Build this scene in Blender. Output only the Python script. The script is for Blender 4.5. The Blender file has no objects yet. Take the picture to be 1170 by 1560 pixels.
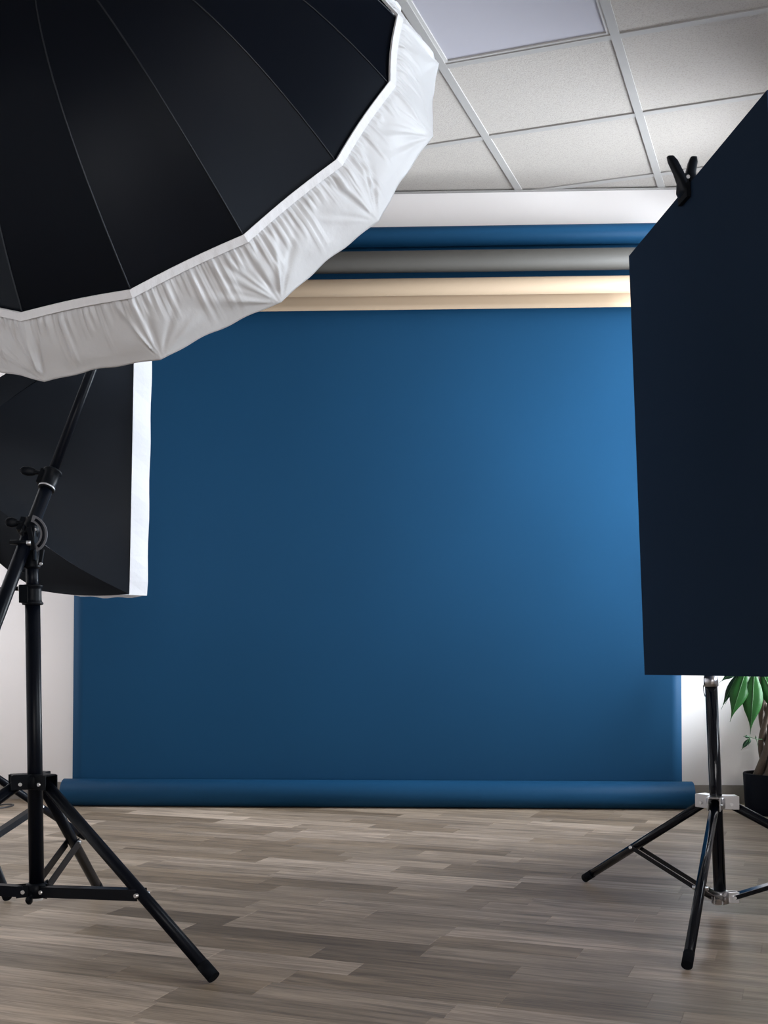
import bpy, bmesh, math, random
from mathutils import Vector, Matrix

# ------------------------------------------------------------------ camera, world, light, exposure
SC = bpy.context.scene
COL = SC.collection
F, Y0, CAMZ = 1770.0, 985.0, 0.69          # focal length and horizon row in pixels of the 1170x1560 frame, eye height (m)
cam_d = bpy.data.cameras.new('camera')
cam_d.sensor_fit = 'VERTICAL'
cam_d.sensor_height = 36.0
cam_d.lens = 36.0 * F / 1560.0
cam_d.shift_y = (Y0 - 780.0) / 1560.0      # the photograph is straightened like a shift-lens picture
cam_d.clip_start = 0.05
cam = bpy.data.objects.new('camera', cam_d)
cam.location = (0, 0, CAMZ)
cam.rotation_euler = (math.pi / 2, 0, 0)
COL.objects.link(cam)
SC.camera = cam

SC.view_settings.view_transform = 'Standard'
SC.view_settings.look = 'None'
SC.view_settings.gamma = 1.0
SC.view_settings.use_curve_mapping = False
SC.view_settings.exposure = 0.45

world = bpy.data.worlds.new('sky')
SC.world = world
world.use_nodes = True
world.node_tree.nodes['Background'].inputs[0].default_value = (0.62, 0.78, 1.0, 1)
world.node_tree.nodes['Background'].inputs[1].default_value = 1.2

# room frame: u runs along the back wall, v away from the camera (0 at the back wall)
YAW = math.radians(2.4)
WX = Vector((math.cos(YAW), -math.sin(YAW), 0))
WN = Vector((math.sin(YAW), math.cos(YAW), 0))
W0 = Vector((0, 5.20, 0))
CEIL = 2.716
U0, U1, V1 = -2.4, 1.85, -7.4
def room(u, v, z): return W0 + WX * u + WN * v + Vector((0, 0, z))
RM = Matrix(((WX.x, WN.x, 0, W0.x), (WX.y, WN.y, 0, W0.y), (0, 0, 1, 0), (0, 0, 0, 1)))
def at(px, py, d): return Vector(((px - 585) / F * d, d, CAMZ + (Y0 - py) / F * d))

# unseen windows: (wall, start, end, sill, head)
WIN_R = [(-3.45, -2.15, 0.85, 2.40), (-0.92, -0.16, 0.42, 2.50), (-5.6, -4.2, 0.85, 2.40), (-1.95, -1.10, 0.85, 2.40)]  # second shaped to brighten the paper's right side, last added for ceiling and floor
FILL_WIN_L = [(-0.62, -0.10, 0.40, 2.10)]  # added out of view to brighten the wall left of the paper
FILL_WIN_F = [(0.25, 1.65, 0.85, 2.40)]  # added out of view as fill light from the camera side
def window_light(name, loc, xdir, zdir, sx, sy, power, color):
    l = bpy.data.lights.new(name, 'AREA')
    l.shape = 'RECTANGLE'; l.size = sx; l.size_y = sy; l.energy = power; l.color = color
    o = bpy.data.objects.new(name, l); COL.objects.link(o)
    y = zdir.cross(xdir)
    o.matrix_world = Matrix(((xdir.x, y.x, zdir.x, loc.x), (xdir.y, y.y, zdir.y, loc.y), (xdir.z, y.z, zdir.z, loc.z), (0, 0, 0, 1)))
for i, (a, b, s, h) in enumerate(WIN_R):
    window_light('window_lamp', room(U1 + 0.09, (a + b) / 2, (s + h) / 2), WN.copy(), WX.copy(), b - a, h - s, (54, 212, 18, 10)[i], (0.86, 0.93, 1.0))
for i, (a, b, s, h) in enumerate(FILL_WIN_F):
    window_light('window_lamp', room((a + b) / 2, V1 - 0.09, (s + h) / 2), WX.copy(), -WN, b - a, h - s, 58, (1.0, 0.955, 0.92))  # fill lamp outside the added window behind the camera
for i, (a, b, s, h) in enumerate(FILL_WIN_L):
    window_light('window_lamp', room(U0 - 0.09, (a + b) / 2, (s + h) / 2), -WN, -WX, b - a, h - s, 14, (1.0, 0.97, 0.98))  # fill lamp outside the added left window

# ------------------------------------------------------------------ materials
def mat(name, col, rough=0.5, metal=0.0, spec=0.5, noise=None, bump=None, sheen=0.0, trans=0.0, coat=0.0, ior=1.5):
    """noise=(scale, amount)  bump=(scale, strength)"""
    m = bpy.data.materials.new(name); m.use_nodes = True
    nt = m.node_tree; b = nt.nodes['Principled BSDF']
    b.inputs['Base Color'].default_value = (*col, 1)
    b.inputs['Roughness'].default_value = rough
    b.inputs['IOR'].default_value = ior
    b.inputs['Metallic'].default_value = metal
    b.inputs['Specular IOR Level'].default_value = spec
    b.inputs['Sheen Weight'].default_value = sheen
    b.inputs['Coat Weight'].default_value = coat
    if noise or bump:
        g = nt.nodes.new('ShaderNodeNewGeometry')
    if noise:
        n = nt.nodes.new('ShaderNodeTexNoise'); n.inputs['Scale'].default_value = noise[0]; n.inputs['Detail'].default_value = 4
        nt.links.new(g.outputs['Position'], n.inputs['Vector'])
        mx = nt.nodes.new('ShaderNodeMix'); mx.data_type = 'RGBA'
        mx.inputs['A'].default_value = (*[c * (1 - noise[1]) for c in col], 1)
        mx.inputs['B'].default_value = (*[min(1, c * (1 + noise[1])) for c in col], 1)
        nt.links.new(n.outputs['Fac'], mx.inputs['Factor']); nt.links.new(mx.outputs['Result'], b.inputs['Base Color'])
    if bump:
        n2 = nt.nodes.new('ShaderNodeTexNoise'); n2.inputs['Scale'].default_value = bump[0]; n2.inputs['Detail'].default_value = 3
        nt.links.new(g.outputs['Position'], n2.inputs['Vector'])
        bp = nt.nodes.new('ShaderNodeBump'); bp.inputs['Strength'].default_value = bump[1]; bp.inputs['Distance'].default_value = 0.002
        nt.links.new(n2.outputs['Fac'], bp.inputs['Height']); nt.links.new(bp.outputs['Normal'], b.inputs['Normal'])
    if trans:
        t = nt.nodes.new('ShaderNodeBsdfTranslucent'); t.inputs['Color'].default_value = (*col, 1)
        ms = nt.nodes.new('ShaderNodeMixShader'); ms.inputs[0].default_value = trans
        out = nt.nodes['Material Output']
        nt.links.new(b.outputs[0], ms.inputs[1]); nt.links.new(t.outputs[0], ms.inputs[2]); nt.links.new(ms.outputs[0], out.inputs[0])
    return m
def dull(name, col, gloss, rough, bump=None, noise=None):
    """cloth and board that hardly shine: diffuse with a constant faint gloss"""
    m = bpy.data.materials.new(name); m.use_nodes = True
    nt = m.node_tree; nt.nodes.clear()
    out = nt.nodes.new('ShaderNodeOutputMaterial'); ms = nt.nodes.new('ShaderNodeMixShader'); ms.inputs[0].default_value = gloss
    d = nt.nodes.new('ShaderNodeBsdfDiffuse'); d.inputs['Color'].default_value = (*col, 1)
    g = nt.nodes.new('ShaderNodeBsdfGlossy'); g.inputs['Roughness'].default_value = rough; g.inputs['Color'].default_value = (0.88, 0.94, 1.0, 1)
    nt.links.new(d.outputs[0], ms.inputs[1]); nt.links.new(g.outputs[0], ms.inputs[2]); nt.links.new(ms.outputs[0], out.inputs[0])
    geo = nt.nodes.new('ShaderNodeNewGeometry')
    if noise:
        n = nt.nodes.new('ShaderNodeTexNoise'); n.inputs['Scale'].default_value = noise[0]; n.inputs['Detail'].default_value = 4
        mx = nt.nodes.new('ShaderNodeMix'); mx.data_type = 'RGBA'
        mx.inputs['A'].default_value = (*[c * (1 - noise[1]) for c in col], 1); mx.inputs['B'].default_value = (*[c * (1 + noise[1]) for c in col], 1)
        nt.links.new(geo.outputs['Position'], n.inputs['Vector']); nt.links.new(n.outputs['Fac'], mx.inputs['Factor']); nt.links.new(mx.outputs['Result'], d.inputs['Color'])
    if bump:
        n2 = nt.nodes.new('ShaderNodeTexNoise'); n2.inputs['Scale'].default_value = bump[0]; n2.inputs['Detail'].default_value = 3
        bp = nt.nodes.new('ShaderNodeBump'); bp.inputs['Strength'].default_value = bump[1]; bp.inputs['Distance'].default_value = 0.002
        nt.links.new(geo.outputs['Position'], n2.inputs['Vector']); nt.links.new(n2.outputs['Fac'], bp.inputs['Height'])
        nt.links.new(bp.outputs['Normal'], d.inputs['Normal']); nt.links.new(bp.outputs['Normal'], g.inputs['Normal'])
    return m
M = {}
M['wall'] = mat('wall_paint', (0.90, 0.86, 0.845), 0.75, spec=0.25, noise=(3, 0.015), bump=(180, 0.08))
M['ceil_slab'] = mat('ceiling_void', (0.25, 0.25, 0.25), 0.9)
M['tee'] = mat('tee_white_enamel', (0.345, 0.333, 0.322), 0.5)
M['led'] = mat('panel_diffuser', (0.42, 0.408, 0.450), 0.4)
M['ledframe'] = mat('panel_frame', (0.48, 0.465, 0.45), 0.4)
M['black'] = mat('black_powder_coat', (0.002, 0.003, 0.006), 0.34, spec=0.5, ior=1.2, noise=(60, 0.2))
M['blackgloss'] = mat('black_gloss_tube', (0.002, 0.003, 0.006), 0.13, spec=0.5, ior=1.35)
M['plastic'] = mat('black_plastic', (0.002, 0.003, 0.005), 0.42, spec=0.5, ior=1.2, bump=(400, 0.1))
M['rubber'] = mat('black_rubber', (0.004, 0.005, 0.007), 0.7, spec=0.3, ior=1.2)
M['steel'] = mat('zinc_steel', (0.62, 0.62, 0.63), 0.32, metal=1.0, noise=(90, 0.15))
M['silver'] = mat('satin_aluminium', (0.55, 0.55, 0.57), 0.28, metal=1.0)
M['scale'] = mat('grey_angle_scale', (0.10, 0.10, 0.11), 0.45)
M['whitecap'] = mat('white_plastic', (0.8, 0.8, 0.8), 0.4)
M['umb'] = dull('black_umbrella_nylon', (0.0008, 0.0018, 0.0048), 0.015, 0.38, bump=(700, 0.05), noise=(12, 0.1))
M['seam'] = dull('black_seam_tape', (0.004, 0.005, 0.008), 0.05, 0.4, noise=(50, 0.1))
M['softblack'] = dull('black_softbox_nylon', (0.0016, 0.0034, 0.0075), 0.022, 0.5, bump=(28, 0.3), noise=(8, 0.15))
M['white_nylon'] = mat('white_diffuser_nylon', (0.80, 0.80, 0.81), 0.42, spec=0.5, bump=(55, 0.5), trans=0.16)
M['white_band'] = mat('white_elastic_band', (0.86, 0.86, 0.88), 0.6, bump=(300, 0.2))
M['lip'] = mat('white_velcro_lip', (0.70, 0.70, 0.73), 0.6, bump=(90, 0.25), trans=0.15)
M['board'] = dull('black_foam_board', (0.0100, 0.0200, 0.0390), 0.008, 0.5, noise=(3, 0.05))
M['blue'] = mat('navy_seamless_paper', (0.0080, 0.047, 0.106), 0.5, spec=0.07, noise=(2.0, 0.05))
M['grey'] = mat('grey_seamless_paper', (0.062, 0.058, 0.052), 0.6, spec=0.35, noise=(5, 0.06))
M['ivory'] = mat('ivory_seamless_paper', (0.35, 0.262, 0.180), 0.6, spec=0.3, noise=(4, 0.03))
M['core'] = mat('cardboard_core', (0.35, 0.24, 0.14), 0.8, noise=(40, 0.15))
M['pot'] = mat('matt_black_pot', (0.003, 0.004, 0.007), 0.6, spec=0.3, ior=1.2)
M['soil'] = mat('potting_soil', (0.03, 0.022, 0.016), 0.95, bump=(120, 1.0))
M['leaf'] = mat('leaf_green', (0.012, 0.070, 0.012), 0.45, spec=0.2, noise=(25, 0.25))
M['leafdark'] = mat('leaf_dark_green', (0.006, 0.030, 0.014), 0.45, spec=0.2, noise=(25, 0.2))
M['vein'] = mat('leaf_midrib', (0.05, 0.15, 0.045), 0.5)
M['trunk'] = mat('braided_bark', (0.075, 0.052, 0.036), 0.8, noise=(60, 0.5), bump=(120, 0.6))
M['stem'] = mat('green_stem', (0.05, 0.13, 0.05), 0.5)
M['cable'] = mat('black_cable', (0.012, 0.012, 0.014), 0.5)
M['winframe'] = mat('white_pvc', (0.75, 0.75, 0.75), 0.35)

def glass_mat():
    m = bpy.data.materials.new('window_glass'); m.use_nodes = True
    nt = m.node_tree; nt.nodes.clear()
    out = nt.nodes.new('ShaderNodeOutputMaterial'); ms = nt.nodes.new('ShaderNodeMixShader')
    t = nt.nodes.new('ShaderNodeBsdfTransparent'); g = nt.nodes.new('ShaderNodeBsdfGlossy'); g.inputs['Roughness'].default_value = 0.02
    fr = nt.nodes.new('ShaderNodeFresnel'); fr.inputs[0].default_value = 1.45
    nt.links.new(fr.outputs[0], ms.inputs[0]); nt.links.new(t.outputs[0], ms.inputs[1]); nt.links.new(g.outputs[0], ms.inputs[2]); nt.links.new(ms.outputs[0], out.inputs[0])
    return m
M['glass'] = glass_mat()

def tile_mat():
    m = mat('mineral_ceiling_tile', (0.63, 0.625, 0.615), 0.9, spec=0.15)
    nt = m.node_tree; b = nt.nodes['Principled BSDF']
    g = nt.nodes.new('ShaderNodeNewGeometry')
    n = nt.nodes.new('ShaderNodeTexNoise'); n.inputs['Scale'].default_value = 170; n.inputs['Detail'].default_value = 5; n.inputs['Roughness'].default_value = 0.7
    nt.links.new(g.outputs['Position'], n.inputs['Vector'])
    r = nt.nodes.new('ShaderNodeValToRGB'); r.color_ramp.elements[0].position = 0.30; r.color_ramp.elements[1].position = 0.52
    r.color_ramp.elements[0].color = (0.315, 0.292, 0.270, 1); r.color_ramp.elements[1].color = (0.418, 0.386, 0.356, 1)
    nt.links.new(n.outputs['Fac'], r.inputs[0]); nt.links.new(r.outputs[0], b.inputs['Base Color'])
    bp = nt.nodes.new('ShaderNodeBump'); bp.inputs['Strength'].default_value = 0.5; bp.inputs['Distance'].default_value = 0.002
    nt.links.new(n.outputs['Fac'], bp.inputs['Height']); nt.links.new(bp.outputs['Normal'], b.inputs['Normal'])
    return m
M['tile'] = tile_mat()

FTH = 0.36                                  # angle of the floor strips to the picture plane
def wood_mat(name, c1, c2, ang=FTH):
    m = bpy.data.materials.new(name); m.use_nodes = True
    nt = m.node_tree; b = nt.nodes['Principled BSDF']; L = nt.links.new
    g = nt.nodes.new('ShaderNodeNewGeometry'); oi = nt.nodes.new('ShaderNodeObjectInfo')
    rot = nt.nodes.new('ShaderNodeVectorRotate'); rot.rotation_type = 'Z_AXIS'; rot.inputs['Angle'].default_value = ang
    L(g.outputs['Position'], rot.inputs['Vector'])
    add = nt.nodes.new('ShaderNodeVectorMath'); add.operation = 'ADD'
    sc = nt.nodes.new('ShaderNodeVectorMath'); sc.operation = 'SCALE'; sc.inputs[0].default_value = (7.3, 3.1, 5.7)
    L(oi.outputs['Random'], sc.inputs['Scale']); L(rot.outputs[0], add.inputs[0]); L(sc.outputs[0], add.inputs[1])
    st = nt.nodes.new('ShaderNodeVectorMath'); st.operation = 'MULTIPLY'; st.inputs[1].default_value = (1.0, 11.0, 1.0)
    L(add.outputs[0], st.inputs[0])
    n1 = nt.nodes.new('ShaderNodeTexNoise'); n1.inputs['Scale'].default_value = 3.2; n1.inputs['Detail'].default_value = 6; n1.inputs['Roughness'].default_value = 0.62; n1.inputs['Distortion'].default_value = 0.9
    L(st.outputs[0], n1.inputs['Vector'])
    n2 = nt.nodes.new('ShaderNodeTexNoise'); n2.inputs['Scale'].default_value = 14; n2.inputs['Detail'].default_value = 4
    st2 = nt.nodes.new('ShaderNodeVectorMath'); st2.operation = 'MULTIPLY'; st2.inputs[1].default_value = (0.5, 16.0, 1.0)
    L(add.outputs[0], st2.inputs[0]); L(st2.outputs[0], n2.inputs['Vector'])
    mm = nt.nodes.new('ShaderNodeMath'); mm.operation = 'MULTIPLY_ADD'; mm.inputs[1].default_value = 0.35
    L(n2.outputs['Fac'], mm.inputs[0]); 
    m3 = nt.nodes.new('ShaderNodeMath'); m3.operation = 'MULTIPLY'; m3.inputs[1].default_value = 0.65
    L(n1.outputs['Fac'], m3.inputs[0]); L(m3.outputs[0], mm.inputs[2])
    r = nt.nodes.new('ShaderNodeValToRGB'); e = r.color_ramp.elements
    e[0].position = 0.38; e[0].color = (*c1, 1); e[1].position = 0.60; e[1].color = (*c2, 1)
    L(mm.outputs[0], r.inputs[0])
    br = nt.nodes.new('ShaderNodeMath'); br.operation = 'MULTIPLY_ADD'; br.inputs[1].default_value = 0.22; br.inputs[2].default_value = 0.89
    L(oi.outputs['Random'], br.inputs[0])
    vm = nt.nodes.new('ShaderNodeVectorMath'); vm.operation = 'SCALE'
    L(r.outputs[0], vm.inputs[0]); L(br.outputs[0], vm.inputs['Scale']); L(vm.outputs[0], b.inputs['Base Color'])
    b.inputs['Roughness'].default_value = 0.42; b.inputs['Specular IOR Level'].default_value = 0.45
    bp = nt.nodes.new('ShaderNodeBump'); bp.inputs['Strength'].default_value = 0.12; bp.inputs['Distance'].default_value = 0.001
    L(mm.outputs[0], bp.inputs['Height']); L(bp.outputs['Normal'], b.inputs['Normal'])
    return m
def woodtone(l, w=1.0): return (0.300 * l, 0.231 * l * (2 - w) ** 0.3, 0.169 * l / w)
WOOD = [wood_mat('laminate_strip_%d' % i, woodtone(l * 0.56, w * 1.05), woodtone(l * 1.24, w))
        for i, (l, w) in enumerate([(0.72, 1.12), (0.92, 1.02), (1.05, 1.0), (1.15, 0.98), (1.30, 0.95), (0.86, 1.10), (1.50, 0.93)])]
M['basewood'] = wood_mat('skirting_laminate', (0.19, 0.17, 0.15), (0.30, 0.27, 0.24), YAW)
M['joint'] = mat('dark_floor_joint', (0.05, 0.04, 0.033), 0.8)

# ------------------------------------------------------------------ mesh helpers
def link(name, bm, m, parent=None, smooth_angle=None):
    me = bpy.data.meshes.new(name); bm.to_mesh(me); bm.free()
    mats = m if isinstance(m, (list, tuple)) else [m]
    for q in mats: me.materials.append(q)
    o = bpy.data.objects.new(name, me); COL.objects.link(o)
    if parent is not None: o.parent = parent
    return o
def empty(name, label, cat, loc=(0, 0, 0), group=None):
    o = bpy.data.objects.new(name, None); o.empty_display_size = 0.05
    COL.objects.link(o); o['label'] = label; o['category'] = cat
    if group: o['group'] = group
    o.location = loc
    return o
def adopt(root, parts):
    """parent finished world-space parts to a root Empty without moving them"""
    for p in parts:
        p.parent = root
        p.matrix_parent_inverse = Matrix.Translation(-Vector(root.location))
def tube(bm, p0, p1, r0, r1=None, n=16, caps=True):
    p0, p1 = Vector(p0), Vector(p1); r1 = r0 if r1 is None else r1
    d = (p1 - p0).normalized()
    a = d.orthogonal().normalized(); b = d.cross(a)
    A = [bm.verts.new(p0 + (a * math.cos(2 * math.pi * k / n) + b * math.sin(2 * math.pi * k / n)) * r0) for k in range(n)]
    B = [bm.verts.new(p1 + (a * math.cos(2 * math.pi * k / n) + b * math.sin(2 * math.pi * k / n)) * r1) for k in range(n)]
    for k in range(n):
        f = bm.faces.new((A[k], A[(k + 1) % n], B[(k + 1) % n], B[k])); f.smooth = True
    if caps:
        bm.faces.new(list(reversed(A))); bm.faces.new(B)
def lathe(bm, p0, axis, prof, n=24):
    """prof: list of (distance along axis, radius)"""
    p0 = Vector(p0); d = Vector(axis).normalized(); a = d.orthogonal().normalized(); b = d.cross(a)
    prev = None
    for i, (s, r) in enumerate(prof):
        ring = [bm.verts.new(p0 + d * s + (a * math.cos(2 * math.pi * k / n) + b * math.sin(2 * math.pi * k / n)) * max(r, 1e-5)) for k in range(n)]
        if prev:
            for k in range(n):
                f = bm.faces.new((prev[k], prev[(k + 1) % n], ring[(k + 1) % n], ring[k]))
                f.smooth = abs(prof[i][0] - prof[i - 1][0]) > 1e-6 and abs(prof[i][1] - prof[i - 1][1]) < 2.5 * abs(prof[i][0] - prof[i - 1][0])
        else:
            bm.faces.new(list(reversed(ring)))
        prev = ring
    bm.faces.new(prev)
def path_tube(bm, pts, radii, n=10, caps=True, flat=1.0, up=None):
    pts = [Vector(p) for p in pts]
    if not isinstance(radii, (list, tuple)): radii = [radii] * len(pts)
    prev = None; a = None
    for i, p in enumerate(pts):
        t = (pts[min(i + 1, len(pts) - 1)] - pts[max(i - 1, 0)]).normalized()
        if a is None: a = (Vector(up) - t * Vector(up).dot(t)).normalized() if up else t.orthogonal().normalized()
        else: a = (a - t * a.dot(t)).normalized()
        b = t.cross(a)
        ring = [bm.verts.new(p + (a * math.cos(2 * math.pi * k / n) * flat + b * math.sin(2 * math.pi * k / n)) * radii[i]) for k in range(n)]
        if prev:
            for k in range(n):
                f = bm.faces.new((prev[k], prev[(k + 1) % n], ring[(k + 1) % n], ring[k])); f.smooth = True
        elif caps: bm.faces.new(list(reversed(ring)))
        prev = ring
    if caps: bm.faces.new(prev)
def obox(bm, c, ex, ey, ez, bevel=0.0):
    """oriented box, ex/ey/ez half-extent vectors"""
    c, ex, ey, ez = Vector(c), Vector(ex), Vector(ey), Vector(ez)
    vs = {}
    for i in (-1, 1):
        for j in (-1, 1):
            for k in (-1, 1): vs[i, j, k] = bm.verts.new(c + ex * i + ey * j + ez * k)
    fs = []
    for q in (((-1,-1,-1),(-1,1,-1),(1,1,-1),(1,-1,-1)), ((-1,-1,1),(1,-1,1),(1,1,1),(-1,1,1)), ((-1,-1,-1),(1,-1,-1),(1,-1,1),(-1,-1,1)),
              ((-1,1,-1),(-1,1,1),(1,1,1),(1,1,-1)), ((-1,-1,-1),(-1,-1,1),(-1,1,1),(-1,1,-1)), ((1,-1,-1),(1,1,-1),(1,1,1),(1,-1,1))):
        fs.append(bm.faces.new([vs[x] for x in q]))
    if bevel:
        ed = set(e for f in fs for e in f.edges)
        bmesh.ops.bevel(bm, geom=list(ed), offset=bevel, segments=2, affect='EDGES', profile=0.6)
def bar(bm, p0, p1, w, h, up=(0, 0, 1), bevel=0.0):
    p0, p1 = Vector(p0), Vector(p1); d = p1 - p0; t = d.normalized()
    s = t.cross(Vector(up)).normalized(); n = s.cross(t)
    obox(bm, (p0 + p1) / 2, d / 2, s * (w / 2), n * (h / 2), bevel)
def rbox(bm, u0, u1, v0, v1, z0, z1):
    obox(bm, room((u0 + u1) / 2, (v0 + v1) / 2, (z0 + z1) / 2), WX * ((u1 - u0) / 2), WN * ((v1 - v0) / 2), Vector((0, 0, (z1 - z0) / 2)))
def clip_poly(poly):
    """clip a convex polygon of (x, y) to the room's rectangle"""
    planes = []
    for n, lim in ((WN, 0.0), (-WN, -V1), (WX, U1), (-WX, -U0)):
        planes.append((n.x, n.y, lim + n.x * W0.x + n.y * W0.y - 0.002))
    for a, b, c in planes:
        out = []
        for i in range(len(poly)):
            p, q = poly[i], poly[(i + 1) % len(poly)]
            dp, dq = a * p[0] + b * p[1] - c, a * q[0] + b * q[1] - c
            if dp <= 0: out.append(p)
            if (dp < 0 < dq) or (dq < 0 < dp):
                t = dp / (dp - dq); out.append((p[0] + (q[0] - p[0]) * t, p[1] + (q[1] - p[1]) * t))
        poly = out
        if len(poly) < 3: return None
    return poly
def area(poly): return abs(sum(poly[i][0] * poly[(i + 1) % len(poly)][1] - poly[(i + 1) % len(poly)][0] * poly[i][1] for i in range(len(poly)))) / 2
def slab(bm, poly, z0, z1, cham=0.0, cz=0.0, up=True, mi=0, org=(0, 0)):
    """extruded convex polygon; the face at z1 is chamfered by cham"""
    n = len(poly); cx = sum(p[0] for p in poly) / n; cy = sum(p[1] for p in poly) / n
    def inset(p):
        l = math.hypot(p[0] - cx, p[1] - cy); k = max(0, 1 - 1.4 * cham / max(l, 1e-6)); return (cx + (p[0] - cx) * k, cy + (p[1] - cy) * k)
    rings = [[(p[0], p[1], z0) for p in poly]]
    if cham:
        rings.append([(p[0], p[1], z1 - cz) for p in poly]); rings.append([(*inset(p), z1) for p in poly])
    else: rings.append([(p[0], p[1], z1) for p in poly])
    R = [[bm.verts.new((x - org[0], y - org[1], z)) for x, y, z in r] for r in rings]
    for a, b in zip(R, R[1:]):
        for i in range(n): bm.faces.new((a[i], a[(i + 1) % n], b[(i + 1) % n], b[i])).material_index = mi
    bm.faces.new(R[-1]).material_index = mi
    bm.faces.new(list(reversed(R[0]))).material_index = mi
def struct(o, label, cat='structure'):
    o['kind'] = 'structure'; o['label'] = label; o['category'] = cat
    return o

# ------------------------------------------------------------------ room shell
T = 0.2
bm = bmesh.new(); rbox(bm, U0 - T, U1 + T, V1 - T, T, -0.15, -0.006)
floor = struct(link('floor', bm, M['joint']), 'oak-look laminate floor of narrow greyish brown strips', 'floor')
bm = bmesh.new(); rbox(bm, U0, U1, V1, 0, CEIL + 0.03, CEIL + 0.15)
ceiling = struct(link('ceiling', bm, M['ceil_slab']), 'suspended ceiling of square speckled tiles in a pale metal grid', 'ceiling')
bm = bmesh.new(); rbox(bm, U0 - T, U1 + T, 0, T, 0, CEIL + 0.15)
struct(link('wall_back', bm, M['wall']), 'white painted wall behind the blue paper backdrop', 'wall')
def wall_with_windows(name, wins, side, label):
    bm = bmesh.new()
    def piece(a, b, z0, z1):
        if side == 'R': rbox(bm, U1, U1 + T, a, b, z0, z1)
        elif side == 'L': rbox(bm, U0 - T, U0, a, b, z0, z1)
        else: rbox(bm, a, b, V1 - T, V1, z0, z1)
    lo, hi = (V1, 0.0) if side in 'RL' else (U0 - T, U1 + T)
    cur = lo
    for a, b, s, h in sorted(wins):
        piece(cur, a, 0, CEIL + 0.15); piece(a, b, 0, s); piece(a, b, h, CEIL + 0.15); cur = b
    piece(cur, hi, 0, CEIL + 0.15)
    return struct(link(name, bm, M['wall']), label, 'wall')
wall_with_windows('wall_right', WIN_R, 'R', 'white side wall on the right with four windows')
wall_with_windows('wall_left', FILL_WIN_L, 'L', 'white side wall on the left with one window added for light')
wall_with_windows('wall_front', FILL_WIN_F, 'F', 'white wall behind the camera with one window added for fill light')
wn = 0
WLAB = ['white framed window in the right wall beside the black board', 'slim white framed window in the right wall beside the potted plant, shaped to brighten the paper', 'white framed window in the right wall, nearest the camera', 'narrow white framed window added in the right wall next to the slim one, to light ceiling and floor', 'white framed window added in the wall behind the camera for fill light', 'slim white framed window added in the left wall to brighten the back wall']
for side, wins in (('R', WIN_R), ('F', FILL_WIN_F), ('L', FILL_WIN_L)):
    for a, b, s, h in wins:
        wn += 1
        def P(t, off, z): return room(U1 + off, t, z) if side == 'R' else room(U0 - off, t, z) if side == 'L' else room(t, V1 - off, z)
        ax = WN if side in 'RL' else WX; nx = WX if side in 'RL' else WN
        bm = bmesh.new()
        for t0, t1, z0, z1 in ((a, b, s, s + .05), (a, b, h - .05, h), (a, a + .05, s + .05, h - .05), (b - .05, b, s + .05, h - .05), ((a + b) / 2 - .03, (a + b) / 2 + .03, s + .05, h - .05)):
            obox(bm, P((t0 + t1) / 2, 0.05, (z0 + z1) / 2), ax * ((t1 - t0) / 2), nx * 0.03, Vector((0, 0, (z1 - z0) / 2)))
        w = struct(link('window_%d' % wn, bm, M['winframe']), WLAB[wn - 1], 'window')
        for t0, t1 in ((a + .05, (a + b) / 2 - .03), ((a + b) / 2 + .03, b - .05)):
            bm = bmesh.new(); obox(bm, P((t0 + t1) / 2, 0.05, (s + h) / 2), ax * ((t1 - t0) / 2), nx * 0.003, Vector((0, 0, (h - s) / 2 - .05)))
            link('pane', bm, M['glass'], w)
bm = bmesh.new(); rbox(bm, U0 + .014, U1 - .014, -0.013, 0, 0, 0.078)
struct(link('baseboard_back', bm, M['basewood']), 'greyish wood-look skirting along the back wall', 'baseboard')
bm = bmesh.new(); rbox(bm, U0, U0 + 0.013, V1, 0, 0, 0.078)
struct(link('baseboard_left', bm, M['basewood']), 'wood-look skirting along the left wall', 'baseboard')
bm = bmesh.new(); rbox(bm, U1 - 0.013, U1, V1, 0, 0, 0.078)
struct(link('baseboard_right', bm, M['basewood']), 'wood-look skirting along the window wall', 'baseboard')
bm = bmesh.new(); rbox(bm, U0, U1, -0.02, 0, CEIL - 0.002, CEIL + 0.001); rbox(bm, U0, U1, -0.002, 0, CEIL - 0.002, CEIL + 0.025)
struct(link('trim_1', bm, M['tee']), 'thin pale metal edge angle where the ceiling meets the back wall', 'trim')

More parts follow.
